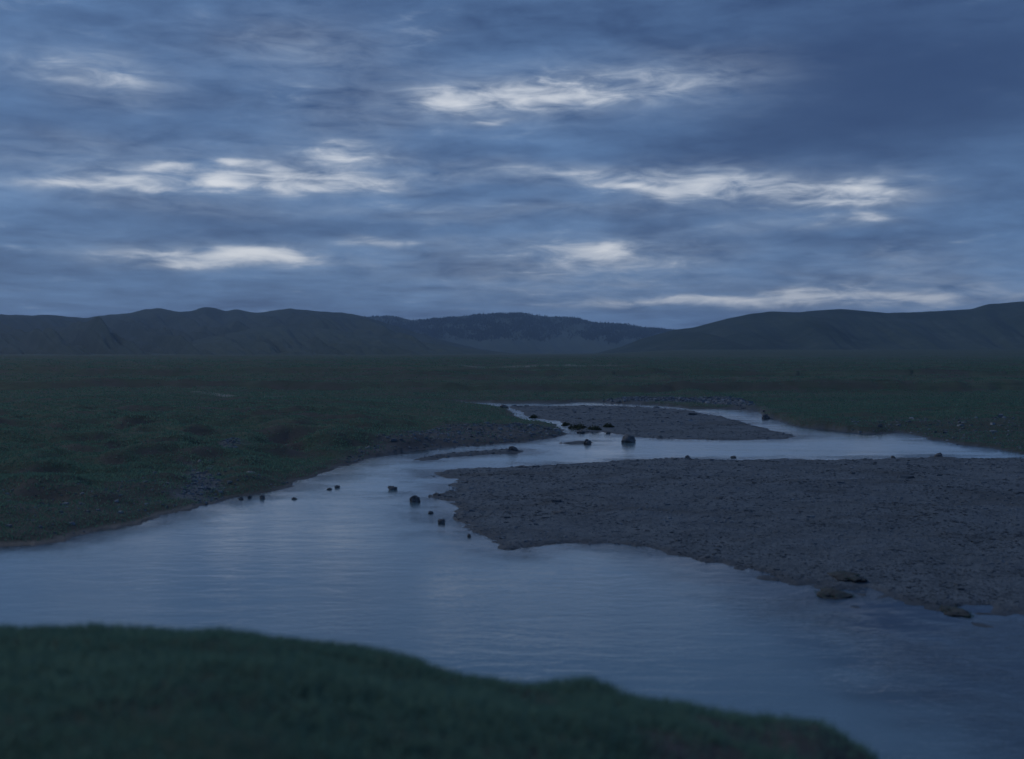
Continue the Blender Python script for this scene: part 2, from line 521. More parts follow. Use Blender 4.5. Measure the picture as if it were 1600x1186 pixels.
def mesh_obj(name, V, Fc, mat, attrs=None, smooth=False, parent=None, n=None):
    """V (n,3) float; Fc (m,k) int, all faces with k corners"""
    me = bpy.data.meshes.new(name)
    V = np.asarray(V, np.float32); Fc = np.asarray(Fc, np.int32)
    k = Fc.shape[1]
    me.vertices.add(len(V)); me.vertices.foreach_set('co', V.ravel())
    me.loops.add(Fc.size); me.loops.foreach_set('vertex_index', Fc.ravel())
    me.polygons.add(len(Fc))
    me.polygons.foreach_set('loop_start', np.arange(0, Fc.size, k, dtype=np.int32))
    me.polygons.foreach_set('loop_total', np.full(len(Fc), k, np.int32))
    me.polygons.foreach_set('use_smooth', np.full(len(Fc), smooth))
    me.update(calc_edges=True)
    me.validate()
    for a, v in (attrs or {}).items():
        at = me.attributes.new(a, 'FLOAT', 'POINT')
        at.data.foreach_set('value', np.asarray(v, np.float32))
    me.materials.append(mat)
    o = bpy.data.objects.new(name, me)
    COL.objects.link(o)
    if parent:
        o.parent = parent
    return o


def tag(o, label=None, cat=None, group=None, kind=None):
    for k, v in (('label', label), ('category', cat), ('group', group), ('kind', kind)):
        if v:
            o[k] = v
    return o


def grid_faces(nr, nc, wrap=False):
    i = np.arange(nr - 1)[:, None] * nc
    j = np.arange(nc if wrap else nc - 1)[None, :]
    j2 = (j + 1) % nc
    a = i + j; b = i + j2
    return np.stack([a, b, b + nc, a + nc], -1).reshape(-1, 4)


# ------------------------------------------------------------------ materials
def new_mat(name):
    m = bpy.data.materials.new(name)
    m.use_nodes = True
    t = NT(m.node_tree)
    out = t.node('ShaderNodeOutputMaterial')
    return m, t, out


def principled(t, out, color, rough=0.9, normal=None, spec=0.2):
    b = t.node('ShaderNodeBsdfPrincipled')
    t._in(b, 'Base Color', color if not isinstance(color, tuple) else color + (1.0,))
    t._in(b, 'Roughness', rough)
    t._in(b, 'Specular IOR Level', spec)
    if normal is not None:
        t.link(normal, b.inputs['Normal'])
    t.link(b.outputs[0], out.inputs[0])
    return b


def bump(t, h, strength, dist):
    b = t.node('ShaderNodeBump')
    b.inputs['Strength'].default_value = strength
    b.inputs['Distance'].default_value = dist
    t.link(h, b.inputs['Height'])
    return b.outputs[0]


def mat_ground():
    m, t, out = new_mat('ground')
    P = t.node('ShaderNodeTexCoord').outputs['Object']
    nb = t.noise(P, 0.045, 5, 0.6, 0.4)
    nm = t.noise(P, 0.55, 5, 0.65, 0.3)
    nf = t.noise(P, 7.0, 4, 0.65)
    ng = t.noise(P, 18.0, 3, 0.7)
    g = t.mix(t.range(nb, .35, .65), (.033, .064, .044), (.046, .082, .054))
    g = t.mix(t.range(nm, .38, .66), g, (.035, .053, .042))
    g = t.mix(t.math('MULTIPLY', t.range(nf, .48, .72), 0.6), g, (.066, .082, .056))
    band = t.noise(t.vec('MULTIPLY', P, (0.010, 0.055, 1.0)), 1.0, 4, .6, .5)
    g = t.mix(t.math('MULTIPLY', t.range(band, .50, .66), .45), g, (.092, .112, .084))
    e = t.mix(t.range(nm, .3, .7), (.036, .037, .037), (.066, .067, .068))
    e = t.mix(t.math('MULTIPLY', t.range(nf, .52, .7), .5), e, (.115, .113, .11))
    v = t.node('ShaderNodeTexVoronoi'); v.inputs['Scale'].default_value = 9.0
    t.link(P, v.inputs['Vector'])
    vc = t.sep(v.outputs['Color'])[0]
    gr = t.mix(t.range(nm, .3, .7), (.060, .080, .100), (.108, .138, .168))
    gr = t.mix(t.math('MULTIPLY', t.range(vc, .2, .95), .45), gr, (.165, .190, .215))
    gr = t.mix(t.math('MULTIPLY', t.range(ng, .55, .3), .6), gr, (.050, .060, .068))
    gb = t.noise(t.vec('MULTIPLY', P, (0.16, 0.30, 1.0)), 1.0, 5, .62, .8)
    gr = t.mix(t.math('MULTIPLY', t.range(gb, .50, .68), .6), gr, (.052, .057, .060))
    c = t.mix(t.attr('earth'), g, e)
    c = t.mix(t.attr('gravel'), c, gr)
    c = t.mix(t.attr('pale'), c, (.32, .32, .315))
    wet = t.attr('wet')
    c = t.mix(t.math('MULTIPLY', wet, .55), c, (.035, .032, .030))
    h = t.math('ADD', t.math('MULTIPLY', nf, 0.6), t.math('MULTIPLY', ng, .4))
    nrm = bump(t, h, 0.7, 0.08)
    principled(t, out, c, t.range(wet, 0, 1, .95, .6), nrm, 0.25)
    return m


def mat_water():
    m, t, out = new_mat('river_water')
    P = t.node('ShaderNodeTexCoord').outputs['Object']
    mp = t.vec('MULTIPLY', P, (0.7, 1.5, 1.0))
    n1 = t.noise(mp, 1.1, 4, 0.6, 0.6)
    n2 = t.noise(mp, 5.0, 3, 0.6, 0.3)
    patch = t.range(t.noise(t.vec('MULTIPLY', P, (0.07, 0.30, 1.0)), 1.0, 4, .6, .6), .42, .60, .1, 1.3)
    dp = t.attr('depth')
    riffle = t.math('MULTIPLY', t.range(dp, 0.30, 0.06, 0.0, 1.0), t.range(t.noise(P, 0.35, 3, .5), .40, .58))
    amp = t.math('MULTIPLY_ADD', riffle, 1.6, t.math('MULTIPLY', patch, .40))
    h = t.math('ADD', n1, t.math('MULTIPLY', n2, amp))
    nrm = bump(t, h, 0.5, 0.026)
    fr = t.node('ShaderNodeFresnel'); fr.inputs['IOR'].default_value = 1.72
    t.link(nrm, fr.inputs['Normal'])
    gl = t.node('ShaderNodeBsdfGlossy'); gl.inputs['Roughness'].default_value = 0.09
    gl.inputs['Color'].default_value = (.97, .98, 1, 1)
    t.link(nrm, gl.inputs['Normal'])
    silt = t.node('ShaderNodeBsdfDiffuse'); silt.inputs['Color'].default_value = (.19, .32, .39, 1)
    tr = t.node('ShaderNodeBsdfTransparent'); tr.inputs['Color'].default_value = (.80, .86, .86, 1)
    body = t.node('ShaderNodeMixShader'); body.inputs[0].default_value = 0.42
    t.link(t.range(dp, 0.0, 0.30, 0.97, 0.34), body.inputs[0])
    t.link(silt.outputs[0], body.inputs[1]); t.link(tr.outputs[0], body.inputs[2])
    mx = t.node('ShaderNodeMixShader')
    t.link(fr.outputs[0], mx.inputs[0]); t.link(body.outputs[0], mx.inputs[1]); t.link(gl.outputs[0], mx.inputs[2])
    t.link(mx.outputs[0], out.inputs[0])
    return m


def mat_hill(name, a, b, c):
    m, t, out = new_mat(name)
    P = t.node('ShaderNodeTexCoord').outputs['Object']
    n1 = t.noise(P, 0.0022, 5, .6, .5)
    n2 = t.noise(P, 0.012, 6, .68, .6)
    col = t.mix(t.range(n1, .35, .65), a, b)
    col = t.mix(t.math('MULTIPLY', t.range(n2, .45, .7), .6), col, c)
    principled(t, out, col, 0.95, bump(t, n2, 0.6, 6.0), 0.1)
    return m


def mat_tone(name, a, b, rough=0.9, noise_scale=None, spec=0.2, bmp=0.0):
    """colour between a and b by the 'tone' attribute, or by noise where there is none"""
    m, t, out = new_mat(name)
    if noise_scale:
        P = t.node('ShaderNodeTexCoord').outputs['Object']
        n = t.noise(P, noise_scale, 6, .65, .3)
        c = t.mix(t.range(n, .3, .7), a, b)
        principled(t, out, c, rough, bump(t, n, .8, bmp) if bmp else None, spec)
    else:
        principled(t, out, t.mix(t.attr('tone'), a, b), rough, None, spec)
    return m


M_GROUND = mat_ground()
M_WATER = mat_water()
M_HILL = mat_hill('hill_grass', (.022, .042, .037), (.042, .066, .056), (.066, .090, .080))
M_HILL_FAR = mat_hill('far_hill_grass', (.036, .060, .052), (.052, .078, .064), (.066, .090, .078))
M_CONIFER = mat_tone('conifer_needles', (.012, .024, .014), (.030, .046, .024))
def mat_blades():
    m, t, out = new_mat('grass_blades')
    c = t.mix(t.attr('tone'), (.048, .098, .076), (.080, .136, .106))
    di = t.node('ShaderNodeBsdfDiffuse'); tl = t.node('ShaderNodeBsdfTranslucent')
    t.link(c, di.inputs[0]); t.link(c, tl.inputs[0])
    mx = t.node('ShaderNodeAddShader')
    t.link(di.outputs[0], mx.inputs[0]); t.link(tl.outputs[0], mx.inputs[1])
    t.link(mx.outputs[0], out.inputs[0])
    return m


M_GRASS = mat_blades()
M_PEBBLE = mat_tone('pebble_stone', (.056, .071, .086), (.200, .240, .280), 0.85)
M_STONE = mat_tone('dark_stone', (.055, .062, .070), (.125, .136, .148), 0.75, 5.0, 0.35, 0.03)
M_STONE_PALE = mat_tone('pale_stone', (.20, .19, .18), (.36, .34, .32), 0.85, 4.0, 0.2, 0.02)
M_SOIL = mat_tone('peaty_soil', (.042, .046, .048), (.090, .096, .098), 0.95, 4.0, 0.1, 0.05)
M_SHRUB = mat_tone('shrub_leaves', (.034, .048, .028), (.075, .092, .050), 0.8)
M_BARK = mat_tone('shrub_bark', (.05, .04, .032), (.09, .075, .06), 0.9, 12.0)

# ------------------------------------------------------------------ ground: one sheet out past the hills
tx_in = np.linspace(-0.56, 0.56, 760)
az = np.concatenate([np.arctan(tx_in), np.linspace(math.atan(.56), 2 * math.pi - math.atan(.56), 150)[1:-1]])
rows_near = np.concatenate([np.linspace(0.05, 4.0, 14)[:-1], np.linspace(4.0, 15.5, 150)])
pys = np.linspace(0, 1, 470)
y_scr = 1186 + (565.5 - 1186) * pys
r_scr = EYE * FPX / (y_scr - HY)
r_scr = r_scr[r_scr > 15.6]
rows = np.concatenate([rows_near, r_scr, np.geomspace(r_scr[-1] * 1.03, 6000, 60)])
AZ, RR = np.meshgrid(az, rows)
GX, GY = (np.sin(AZ) * RR).ravel(), (np.cos(AZ) * RR).ravel()
S = survey(GX, GY)
ground = mesh_obj('ground', np.stack([GX, GY, S['z']], 1), grid_faces(len(rows), len(az), True), M_GROUND,
                  dict(gravel=S['gravel'], earth=S['earth'], pale=S['pale'], wet=S['wet']), True)
tag(ground, 'dark green river plain with gravel bars and bare muddy banks', 'ground', kind='structure')

# ------------------------------------------------------------------ river: one level sheet
wtx = np.concatenate([[-9, -5, -3, -2, -1.4, -1.0, -.75], np.linspace(-.6, .6, 480), [.75, 1.0, 1.4, 2, 3, 5, 9]])
wy = np.concatenate([np.linspace(10.7, 15.5, 6)[:-1], EYE * FPX / np.linspace(EYE * FPX / 15.5, EYE * FPX / 150, 260)])
WT, WY = np.meshgrid(wtx, wy)
WX = np.clip(WT * WY, -190, 190)
depth = np.clip(-survey(WX, WY)['z'], 0, 2)
river = mesh_obj('river', np.stack([WX.ravel(), WY.ravel(), np.zeros(WX.size)], 1), grid_faces(len(wy), len(wtx)), M_WATER, dict(depth=depth), smooth=True)
tag(river, 'calm shallow river winding across the plain, reflecting the cloudy sky', 'river', kind='structure')


# ------------------------------------------------------------------ hills
def hill(name, label, prof, Yf, D, mat, px_range, p_lo, p_hi, lean, k, z_foot=1.0, spur=90.0, gully=0.10, back=0.6, rough=1.2):
    prof = np.array(prof, float)
    px = np.linspace(px_range[0], px_range[1], 640)
    t = np.concatenate([np.linspace(0, 1, 90), np.linspace(1, 1 + back, 16)[1:]])
    PX, T = np.meshgrid(px, t)
    yl = np.interp(PX, prof[:, 0], prof[:, 1])
    # soften the traced polyline
    yl = 0.5 * yl + 0.25 * np.interp(PX - 4, prof[:, 0], prof[:, 1]) + 0.25 * np.interp(PX + 4, prof[:, 0], prof[:, 1])
    yl = yl + rough * 0.5 * fbm(PX, PX * 0, 22, 3, k)
    DD = D * (1 + 0.06 * fbm(PX, PX * 0, 260, 2, k + 1))
    Zr = EYE + (HY - yl) / FPX * DD
    Tc = np.minimum(T, 1)
    q = PX - lean * (1 - Tc)
    p = p_lo + (p_hi - p_lo) * np.clip(0.5 + 0.9 * fbm(q, Tc * 60, spur, 3, k + 2), 0, 1)
    Z = z_foot - 2.0 + (Zr - z_foot + 2.0) * Tc ** p
    Z = Z + gully * (Zr - z_foot) * (fbm(q, Tc * 40, spur * 0.45, 4, k + 5) - 0.25) * Tc * (1 - Tc) * 2.2
    Z = np.where(T > 1, Zr - (T - 1) * (Zr - z_foot) * 1.1 * (T - 0.6), Z)
    Y = Yf + T * (DD - Yf)
    X = (PX - CX) / FPX * Y
    # never let the slope in front stand above the traced skyline
    lim = EYE + (HY - yl) / FPX * Y
    Z = np.where(T < 1, np.minimum(Z, np.maximum(lim - 0.3, z_foot - 2)), Z)
    o = mesh_obj(name, np.stack([X.ravel(), Y.ravel(), Z.ravel()], 1), grid_faces(len(t), len(px)), mat, smooth=True)
    tag(o, label, 'hill', kind='structure')
    return X, Y, Z, PX, T


FOREST_RIDGE = [(300, 515), (430, 508), (520, 500), (567, 496), (615, 494), (645, 501), (689, 497), (736, 493), (767, 490.5), (804, 489.6), (824, 490.6), (854, 495),
                (898, 496.7), (925, 504), (972, 506), (1006, 511.5), (1040, 515), (1100, 520), (1200, 524), (1350, 528)]
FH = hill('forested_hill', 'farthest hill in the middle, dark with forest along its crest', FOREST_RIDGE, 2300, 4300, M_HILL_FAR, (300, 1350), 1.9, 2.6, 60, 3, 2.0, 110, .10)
hill('left_hills', 'long row of rounded grassy hills along the left horizon',
     [(-700, 500), (-400, 484), (-200, 492), (-60, 487), (35, 493), (80, 492), (130, 497), (170, 492), (200, 490), (225, 484), (250, 481), (275, 487), (296, 487), (320, 480),
      (334, 480.5), (352, 486.5), (372, 483), (402, 489.5), (430, 485), (450, 482), (490, 485.5), (530, 488.5), (560, 492), (590, 501), (640, 516), (690, 531), (750, 545), (800, 553), (860, 558)],
     1080, 2700, M_HILL, (-700, 860), 1.05, 2.9, 170, 1, 1.5, 62, .62, rough=1.8)
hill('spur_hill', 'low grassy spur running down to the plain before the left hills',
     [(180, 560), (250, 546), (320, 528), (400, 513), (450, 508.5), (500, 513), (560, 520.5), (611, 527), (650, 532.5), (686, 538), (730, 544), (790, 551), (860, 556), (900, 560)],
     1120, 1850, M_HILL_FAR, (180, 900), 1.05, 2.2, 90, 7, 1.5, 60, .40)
hill('right_hill', 'broad smooth grassy hill along the right horizon',
     [(860, 558), (930, 552), (970, 542), (1000, 530), (1050, 516), (1087, 511), (1131, 499), (1172, 490.6), (1202, 486.8), (1249, 488), (1276, 485), (1317, 483), (1344, 485.5), (1384, 489),
      (1425, 488), (1476, 485.6), (1516, 483), (1543, 475.5), (1600, 471), (1680, 470), (1780, 476), (1900, 466), (2300, 480)],
     1300, 2100, M_HILL, (860, 2300), 1.05, 1.9, 130, 4, 4.0, 150, .24, rough=0.7)


# ------------------------------------------------------------------ scattered cover, each one mass
def stones_mesh(name, X, Y, Z, size, tone, mat, rng, flat=0.55):
    n = len(X)
    base = np.array([(-1, -1, -1), (1, -1, -1), (1, 1, -1), (-1, 1, -1), (-1, -1, 1), (1, -1, 1), (1, 1, 1), (-1, 1, 1)], float) * 0.5
    base[4:] *= (0.72, 0.72, 1)
    fc = np.array([(0, 3, 2, 1), (4, 5, 6, 7), (0, 1, 5, 4), (1, 2, 6, 5), (2, 3, 7, 6), (3, 0, 4, 7)])
    V = base[None] + rng.normal(0, 0.11, (n, 8, 3))
    sc = np.stack([size * rng.uniform(.8, 1.35, n), size * rng.uniform(.7, 1.1, n), size * flat * rng.uniform(.6, 1.2, n)], 1)
    V = V * sc[:, None, :]
    a = rng.random(n) * 2 * np.pi
    c, s_ = np.cos(a)[:, None], np.sin(a)[:, None]
    vx = V[..., 0] * c - V[..., 1] * s_; vy = V[..., 0] * s_ + V[..., 1] * c
    V = np.stack([vx + X[:, None], vy + Y[:, None], V[..., 2] + (Z + sc[:, 2] * 0.18)[:, None]], -1)
    Fc = (np.arange(n) * 8)[:, None, None] + fc[None]
    return mesh_obj(name, V.reshape(-1, 3), Fc.reshape(-1, 4), mat, dict(tone=np.repeat(tone, 8)))


def blades_mesh(name, X, Y, Z, h, w, tone, mat, rng, bend=0.35, per=4, spread=0.05, parent=None):
    n = len(X)
    N = n * per
    bx = np.repeat(X, per) + rng.normal(0, 1, N) * np.repeat(spread, per) if np.ndim(spread) else np.repeat(X, per) + rng.normal(0, spread, N)
    by = np.repeat(Y, per) + rng.normal(0, 1, N) * np.repeat(spread, per) if np.ndim(spread) else np.repeat(Y, per) + rng.normal(0, spread, N)
    bz = np.repeat(Z, per) - 0.01
    hh = np.repeat(h, per) * rng.uniform(.6, 1.25, N); ww = np.repeat(w, per) * rng.uniform(.7, 1.3, N)
    a = rng.random(N) * 2 * np.pi; la = rng.random(N) * 2 * np.pi
    lean = hh * bend * rng.uniform(.3, 1.4, N)
    ux, uy = np.cos(a) * ww, np.sin(a) * ww
    tx, ty = bx + np.cos(la) * lean, by + np.sin(la) * lean
    V = np.stack([np.stack([bx - ux, by - uy, bz], 1), np.stack([bx + ux, by + uy, bz], 1), np.stack([tx, ty, bz + hh], 1)], 1)
    Fc = np.arange(N * 3).reshape(N, 3)
    tn = np.clip(np.repeat(tone, per) + rng.normal(0, .12, N), 0, 1)
    return mesh_obj(name, V.reshape(-1, 3), Fc, mat, dict(tone=np.repeat(tn, 3)), parent=parent)


rng = np.random.default_rng(7)
# turf on the plain and the far banks, thinning with distance
n = 225000
px = rng.uniform(-120, 1720, n); py = 562 + (870 - 562) * rng.random(n) ** 1.15
X, Y = to_world(px, py, 0.7)
X = X + rng.normal(0, .4, n); Y = Y + rng.normal(0, .8, n)
sv = survey(X, Y)
r = np.hypot(X, Y)
keep = (sv['s'] > 0.25) & (sv['bar'] == 0) & (~sv['near']) & (Y > 22) & (rng.random(n) > np.clip(sv['gravel'] * 1.1, 0, .98)) & (rng.random(n) > np.clip(sv['earth'] * 0.8, 0, .85))
X, Y, Z, r = X[keep], Y[keep], sv['z'][keep], r[keep]
patchy = np.clip(0.45 + 0.55 * fbm(X, Y, 7, 3, 5), 0, 1)
tone = np.clip(0.15 + 0.5 * patchy + rng.normal(0, .1, len(X)), 0, 1)
h = (0.05 + 0.09 * patchy) * (0.8 + 0.5 * np.clip(r / 200, 0, 1)); w = np.maximum(0.010, 0.00055 * r)
g1 = blades_mesh('meadow_grass', X, Y, Z, h, w, tone, M_GRASS, rng, 0.6, 3, 0.05 + 0.0015 * r)
tag(g1, 'short dark green meadow grass covering the plain beyond the river', 'grass', kind='stuff')

# longer grass on the near bank under the camera
n = 62000
X = rng.uniform(-5.2, 5.2, n); Y = rng.uniform(3.6, 10.6, n)
keep = np.abs(X) < 0.6 * Y + 0.6
X, Y = X[keep], Y[keep]
sv = survey(X, Y)
keep = sv['near'] & (sv['z'] > 0.4) & (rng.random(len(X)) > sv['earth'] * 0.9)
X, Y, Z = X[keep], Y[keep], sv['z'][keep]
patchy = np.clip(0.5 + 0.6 * fbm(X, Y, 1.5, 3, 6), 0, 1)
tone = np.clip(0.35 + 0.55 * patchy, 0, 1)
g2 = blades_mesh('bank_grass', X, Y, Z, 0.030 + 0.05 * patchy, np.full(len(X), .007), tone, M_GRASS, rng, 0.9, 3, 0.025)
tag(g2, 'green turf on the near bank at the bottom left, out of focus', 'grass', kind='stuff')

# pebbles on the gravel bars
n = 74000
px = rng.uniform(640, 1720, n); py = 630 + (985 - 630) * rng.random(n)
X, Y = to_world(px, py, 0.1)
sv = survey(X, Y)
keep = ((sv['bar'] > 0) | ((sv['s'] > -0.9) & (sv['s'] < 0) & (Y > 18) & (rng.random(n) < 0.35 * np.exp(sv['s'] / 0.35))))
X, Y, Z = X[keep], Y[keep], sv['z'][keep]
r = np.hypot(X, Y)
size = np.exp(rng.normal(0, .50, len(X))) * np.maximum(0.024, 0.00095 * r) * np.where(rng.random(len(X)) < .015, 1.8, 1.0)
ptone = np.clip(0.27 + 0.50 * fbm(X, Y * 1.6, 4, 4, 2) + rng.normal(0, .10, len(X)) + 0.16 * sm(r, 60, 90) - 0.10 * sm(X, 8, 14) * sm(Y, 45, 30), 0, 1)
pb = stones_mesh('bar_gravel', X, Y, Z, size, ptone, M_PEBBLE, rng, 0.32)
tag(pb, 'grey river gravel spread over the low bars in the river bed', 'gravel', kind='stuff')

# paler pebbles washed out on the left bank
n = 5200
pts = []
for poly, m_ in ((P_WASH, 420), (P_WASH2, 90), (P_LEFT_SPIT, 1500), (P_FAR_BAND, 900), (P_LEFT_EARTH, 700), (P_RIGHT, 500)):
    x0, y0 = poly.min(0); x1, y1 = poly.max(0)
    xx = rng.uniform(x0, x1, m_ * 5); yy = rng.uniform(y0, y1, m_ * 5)
    k = np.nonzero(inside(poly, xx, yy))[0][:m_]
    pts.append(np.stack([xx[k], yy[k]], 1))
pts = np.concatenate(pts)
sv = survey(pts[:, 0], pts[:, 1])
keep = (sv['s'] > 0.05) & ~sv['near']
X, Y, Z = pts[keep, 0], pts[keep, 1], sv['z'][keep]
r = np.hypot(X, Y)
size = np.exp(rng.normal(0, .4, len(X))) * np.maximum(0.05, 0.0014 * r)
pb2 = stones_mesh('bank_gravel', X, Y, Z, size, np.clip(rng.normal(.5, .25, len(X)), 0, 1), M_PEBBLE, rng)
tag(pb2, 'pale pebbles washed out along the bare river banks', 'gravel', kind='stuff')

# forest on the farthest hill: a mass of small conifers
HX, HYY, HZ, HPX, HT = [a.ravel() for a in FH]
n = 130000
idx = rng.integers(0, len(HX), n)
ppx, ppy = to_plate(HX[idx], HYY[idx], HZ[idx])
edge = 531 + 7 * fbm(ppx, ppx * 0, 34, 4, 3) - 3 * sm(ppx, 800, 700) * 0
gap = np.exp(-(((ppx - 892) - (ppy - 520) * -1.6) / 20) ** 2) * sm(ppy, 503, 508)
gap2 = np.exp(-(((ppx - 800) - (ppy - 520) * 0.4) / 7) ** 2) * sm(ppy, 498, 503)
dens = sm(edge - ppy, -2, 6) * (1 - 0.95 * gap) * (1 - 0.7 * gap2) * (0.15 + 0.85 * sm(fbm(ppx, ppy * 2, 22, 4, 5), -.45, .05))
keep = (rng.random(n) < dens) & (HT[idx] < 1.12) & (HT[idx] > 0.2) & (ppx > 540) & (ppx < 1075)
idx = idx[keep][:27000]
X = HX[idx] + rng.normal(0, 6, len(idx)); Y = HYY[idx] + rng.normal(0, 9, len(idx)); Z = HZ[idx] - 0.8
hh = rng.uniform(3.5, 8.5, len(idx)) * (1 - 0.15 * (HT[idx] > .97)); ww = hh * rng.uniform(.30, .52, len(idx))
ang = np.arange(5) * 2 * np.pi / 5
ringv = np.stack([np.cos(ang), np.sin(ang), np.zeros(5)], 1)
tmpl = np.concatenate([ringv * (1, 1, 0) + (0, 0, .10), [(0, 0, .68)], ringv * (.68, .68, 0) + (0, 0, .42), [(0, 0, 1.0)], [(.10, 0, 0), (-.05, .09, 0), (-.05, -.09, 0), (0, 0, .30)]])
ft = []
for b in (0, 6):
    ft += [(b + i, b + (i + 1) % 5, b + 5) for i in range(5)]
ft += [(12, 13, 15), (13, 14, 15), (14, 12, 15)]
ft = np.array(ft)
m_ = len(idx)
V = tmpl[None] * np.stack([ww, ww, hh], 1)[:, None, :] * rng.normal(1, .08, (m_, len(tmpl), 1)) + np.stack([X, Y, Z], 1)[:, None, :]
Fc = (np.arange(m_) * len(tmpl))[:, None, None] + ft[None]
fo = mesh_obj('hillside_forest', V.reshape(-1, 3), Fc.reshape(-1, 3), M_CONIFER, dict(tone=np.repeat(rng.random(m_) * .6, len(tmpl))))
tag(fo, 'dark conifer forest covering the upper slopes of the farthest hill', 'forest', kind='stuff')


# ------------------------------------------------------------------ single stones, clods and shrubs in and by the river
def ico(sub):
    import bmesh
    bm = bmesh.new()
    bmesh.ops.create_icosphere(bm, subdivisions=sub, radius=1.0)
    V = np.array([v.co[:] for v in bm.verts]); Fc = np.array([[v.index for v in f.verts] for f in bm.faces])
    bm.free()
    return V, Fc


ICO_V, ICO_F = ico(4)


def lump(seed, sx, sy, sz, rough=0.3, facet=0.2):
    """an irregular stone: a ball worn by noise and cut by a few flat planes"""
    rg = np.random.default_rng(seed)
    V = ICO_V.copy()
    f = fbm(V[:, 0] * 1.0 + seed, V[:, 1] + V[:, 2] * 0.7, 0.9, 4, seed % 9) + fbm(V[:, 2] + seed, V[:, 0] - V[:, 1] * .6, 0.9, 4, (seed + 3) % 9)
    V = V * (1 + rough * 0.5 * f)[:, None]
    for _ in range(7):
        d = rg.normal(0, 1, 3); d[2] = abs(d[2]) * 0.8; d /= np.linalg.norm(d)
        lim = rg.uniform(.78, 1.0)
        over = np.maximum(V @ d - lim, 0)
        V = V - np.outer(over * 0.7, d)
    return V * (sx, sy, sz)


def place(px, py, zlevel=0.0):
    X, Y = to_world(px, py, zlevel)
    return float(X), float(Y)


def add_stone(name, px, py, w_px, h_px, label, seed, mat=M_STONE, cat='stone', group='stones lying in the river', depth=0.8, z=None, sink=0.35, rough=.62):
    X, Y = place(px, py)
    k = math.hypot(Y, EYE) / FPX
    w, h_ = 0.82 * w_px * k, 0.74 * h_px * k
    zz = max(float(survey([X], [Y])['z'][0]), 0.0) if z is None else z
    V = lump(seed, w / 2, w / 2 * depth, h_ / (2 - 2 * sink) * 1.0, rough)
    half = h_ / (2 - 2 * sink)
    V[:, 2] += half * (1 - 2 * sink)
    o = mesh_obj(name, V, ICO_F, mat, smooth=True)
    o.location = (X, Y, zz)
    o.rotation_euler = (0, 0, (seed * 1.7) % 0.8 - 0.4)
    tag(o, label, cat, group)
    return o


STONES = [
    ('boulder', 981, 691, 27, 15, 'large rounded dark boulder in the water before the upper gravel bar', 11),
    ('stone', 918, 693.5, 14, 9, 'pointed dark stone at the end of a thin gravel streak in the channel', 12),
    ('stone', 801, 706, 19, 7.5, 'low dark stone on the right end of the thin gravel spit', 13),
    ('stone', 649, 784, 20, 14, 'dark peaked stone standing in the water left of the main gravel bar', 14),
    ('stone', 613, 765, 19, 8, 'flat dark stone in the river, left of the peaked stone', 15),
    ('stone', 527, 762, 11, 5.5, 'right one of two small stones in midstream before the left bank', 16),
    ('stone', 515, 765, 10, 4, 'left one of two small stones in midstream before the left bank', 17),
    ('stone', 410, 779, 10, 9, 'upright dark stone in the shallows by the left bank', 18),
    ('stone', 390, 778, 7, 6, 'small stone in the shallows just left of the upright one', 19),
    ('stone', 377, 780, 9, 4.5, 'small flat stone at the foot of the left bank', 20),
    ('stone', 460, 780, 10, 4, 'lone low stone off the left bank, downstream of the stone pair', 21),
    ('stone', 673, 802, 9, 5, 'small stone in the water just below the bar tip', 22),
    ('stone', 690, 817, 15, 9, 'slanting dark stone in the water beside the main bar', 23),
    ('stone', 733, 838, 8, 6, 'small round stone at the lower left edge of the main bar', 25),
    ('stone', 683, 775, 13, 6, 'half sunk stone at the pointed tip of the main bar', 26),
    ('stone', 908, 676.5, 18, 6, 'flat dark stone at the mouth of the side channel', 27),
    ('stone', 950, 677.5, 9, 4, 'small dark stone touching the upper bar, left of the boulder', 28),
    ('stone', 1074, 714.5, 9, 4, 'left one of two low stones off the far edge of the main bar', 31),
    ('stone', 1146, 715, 12, 4, 'right one of two low stones off the far edge of the main bar', 32),
    ('stone', 787, 637.5, 17, 5.5, 'dark stone where the side channel leaves the far stream', 33),
    ('stone', 1197, 654, 13, 9, 'dark stone at the foot of the cut bank where the far channel opens', 34),
    ('stone', 1395, 716, 9, 5, 'dark stone on the far edge of the main bar, below the right bank', 35),
    ('stone', 1466, 715, 16, 7, 'low dark stone on the far edge of the main bar near the right border', 36),
    ('stone', 816, 730.5, 24, 5, 'long low dark stone along the far left edge of the main bar', 37),
    ('stone', 876, 810, 30, 6, 'broad flat dark stone lying on the near half of the main bar', 40),
]
for (nm, px_, py_, w_, h_, lab, sd) in STONES:
    add_stone(nm, px_, py_, w_, h_, lab, sd, cat='boulder' if nm == 'boulder' else 'stone', group=None if nm == 'boulder' else 'stones lying in and by the river')

for (px_, py_, w_, h_, lab, sd) in [
        (312, 738, 8, 4, 'pale stone highest on the washed out left bank', 51), (262, 773, 10, 3.5, 'pale flat stone on bare earth of the left bank', 52),
        (576, 708, 8, 4, 'pale stone at the edge of the grass where the left spit begins', 53), (391, 754, 16, 5, 'long pale stone in the gap of the left turf bank', 54)]:
    add_stone('stone', px_, py_, w_, h_, lab, sd, M_STONE_PALE, 'stone', 'stones lying in and by the river')

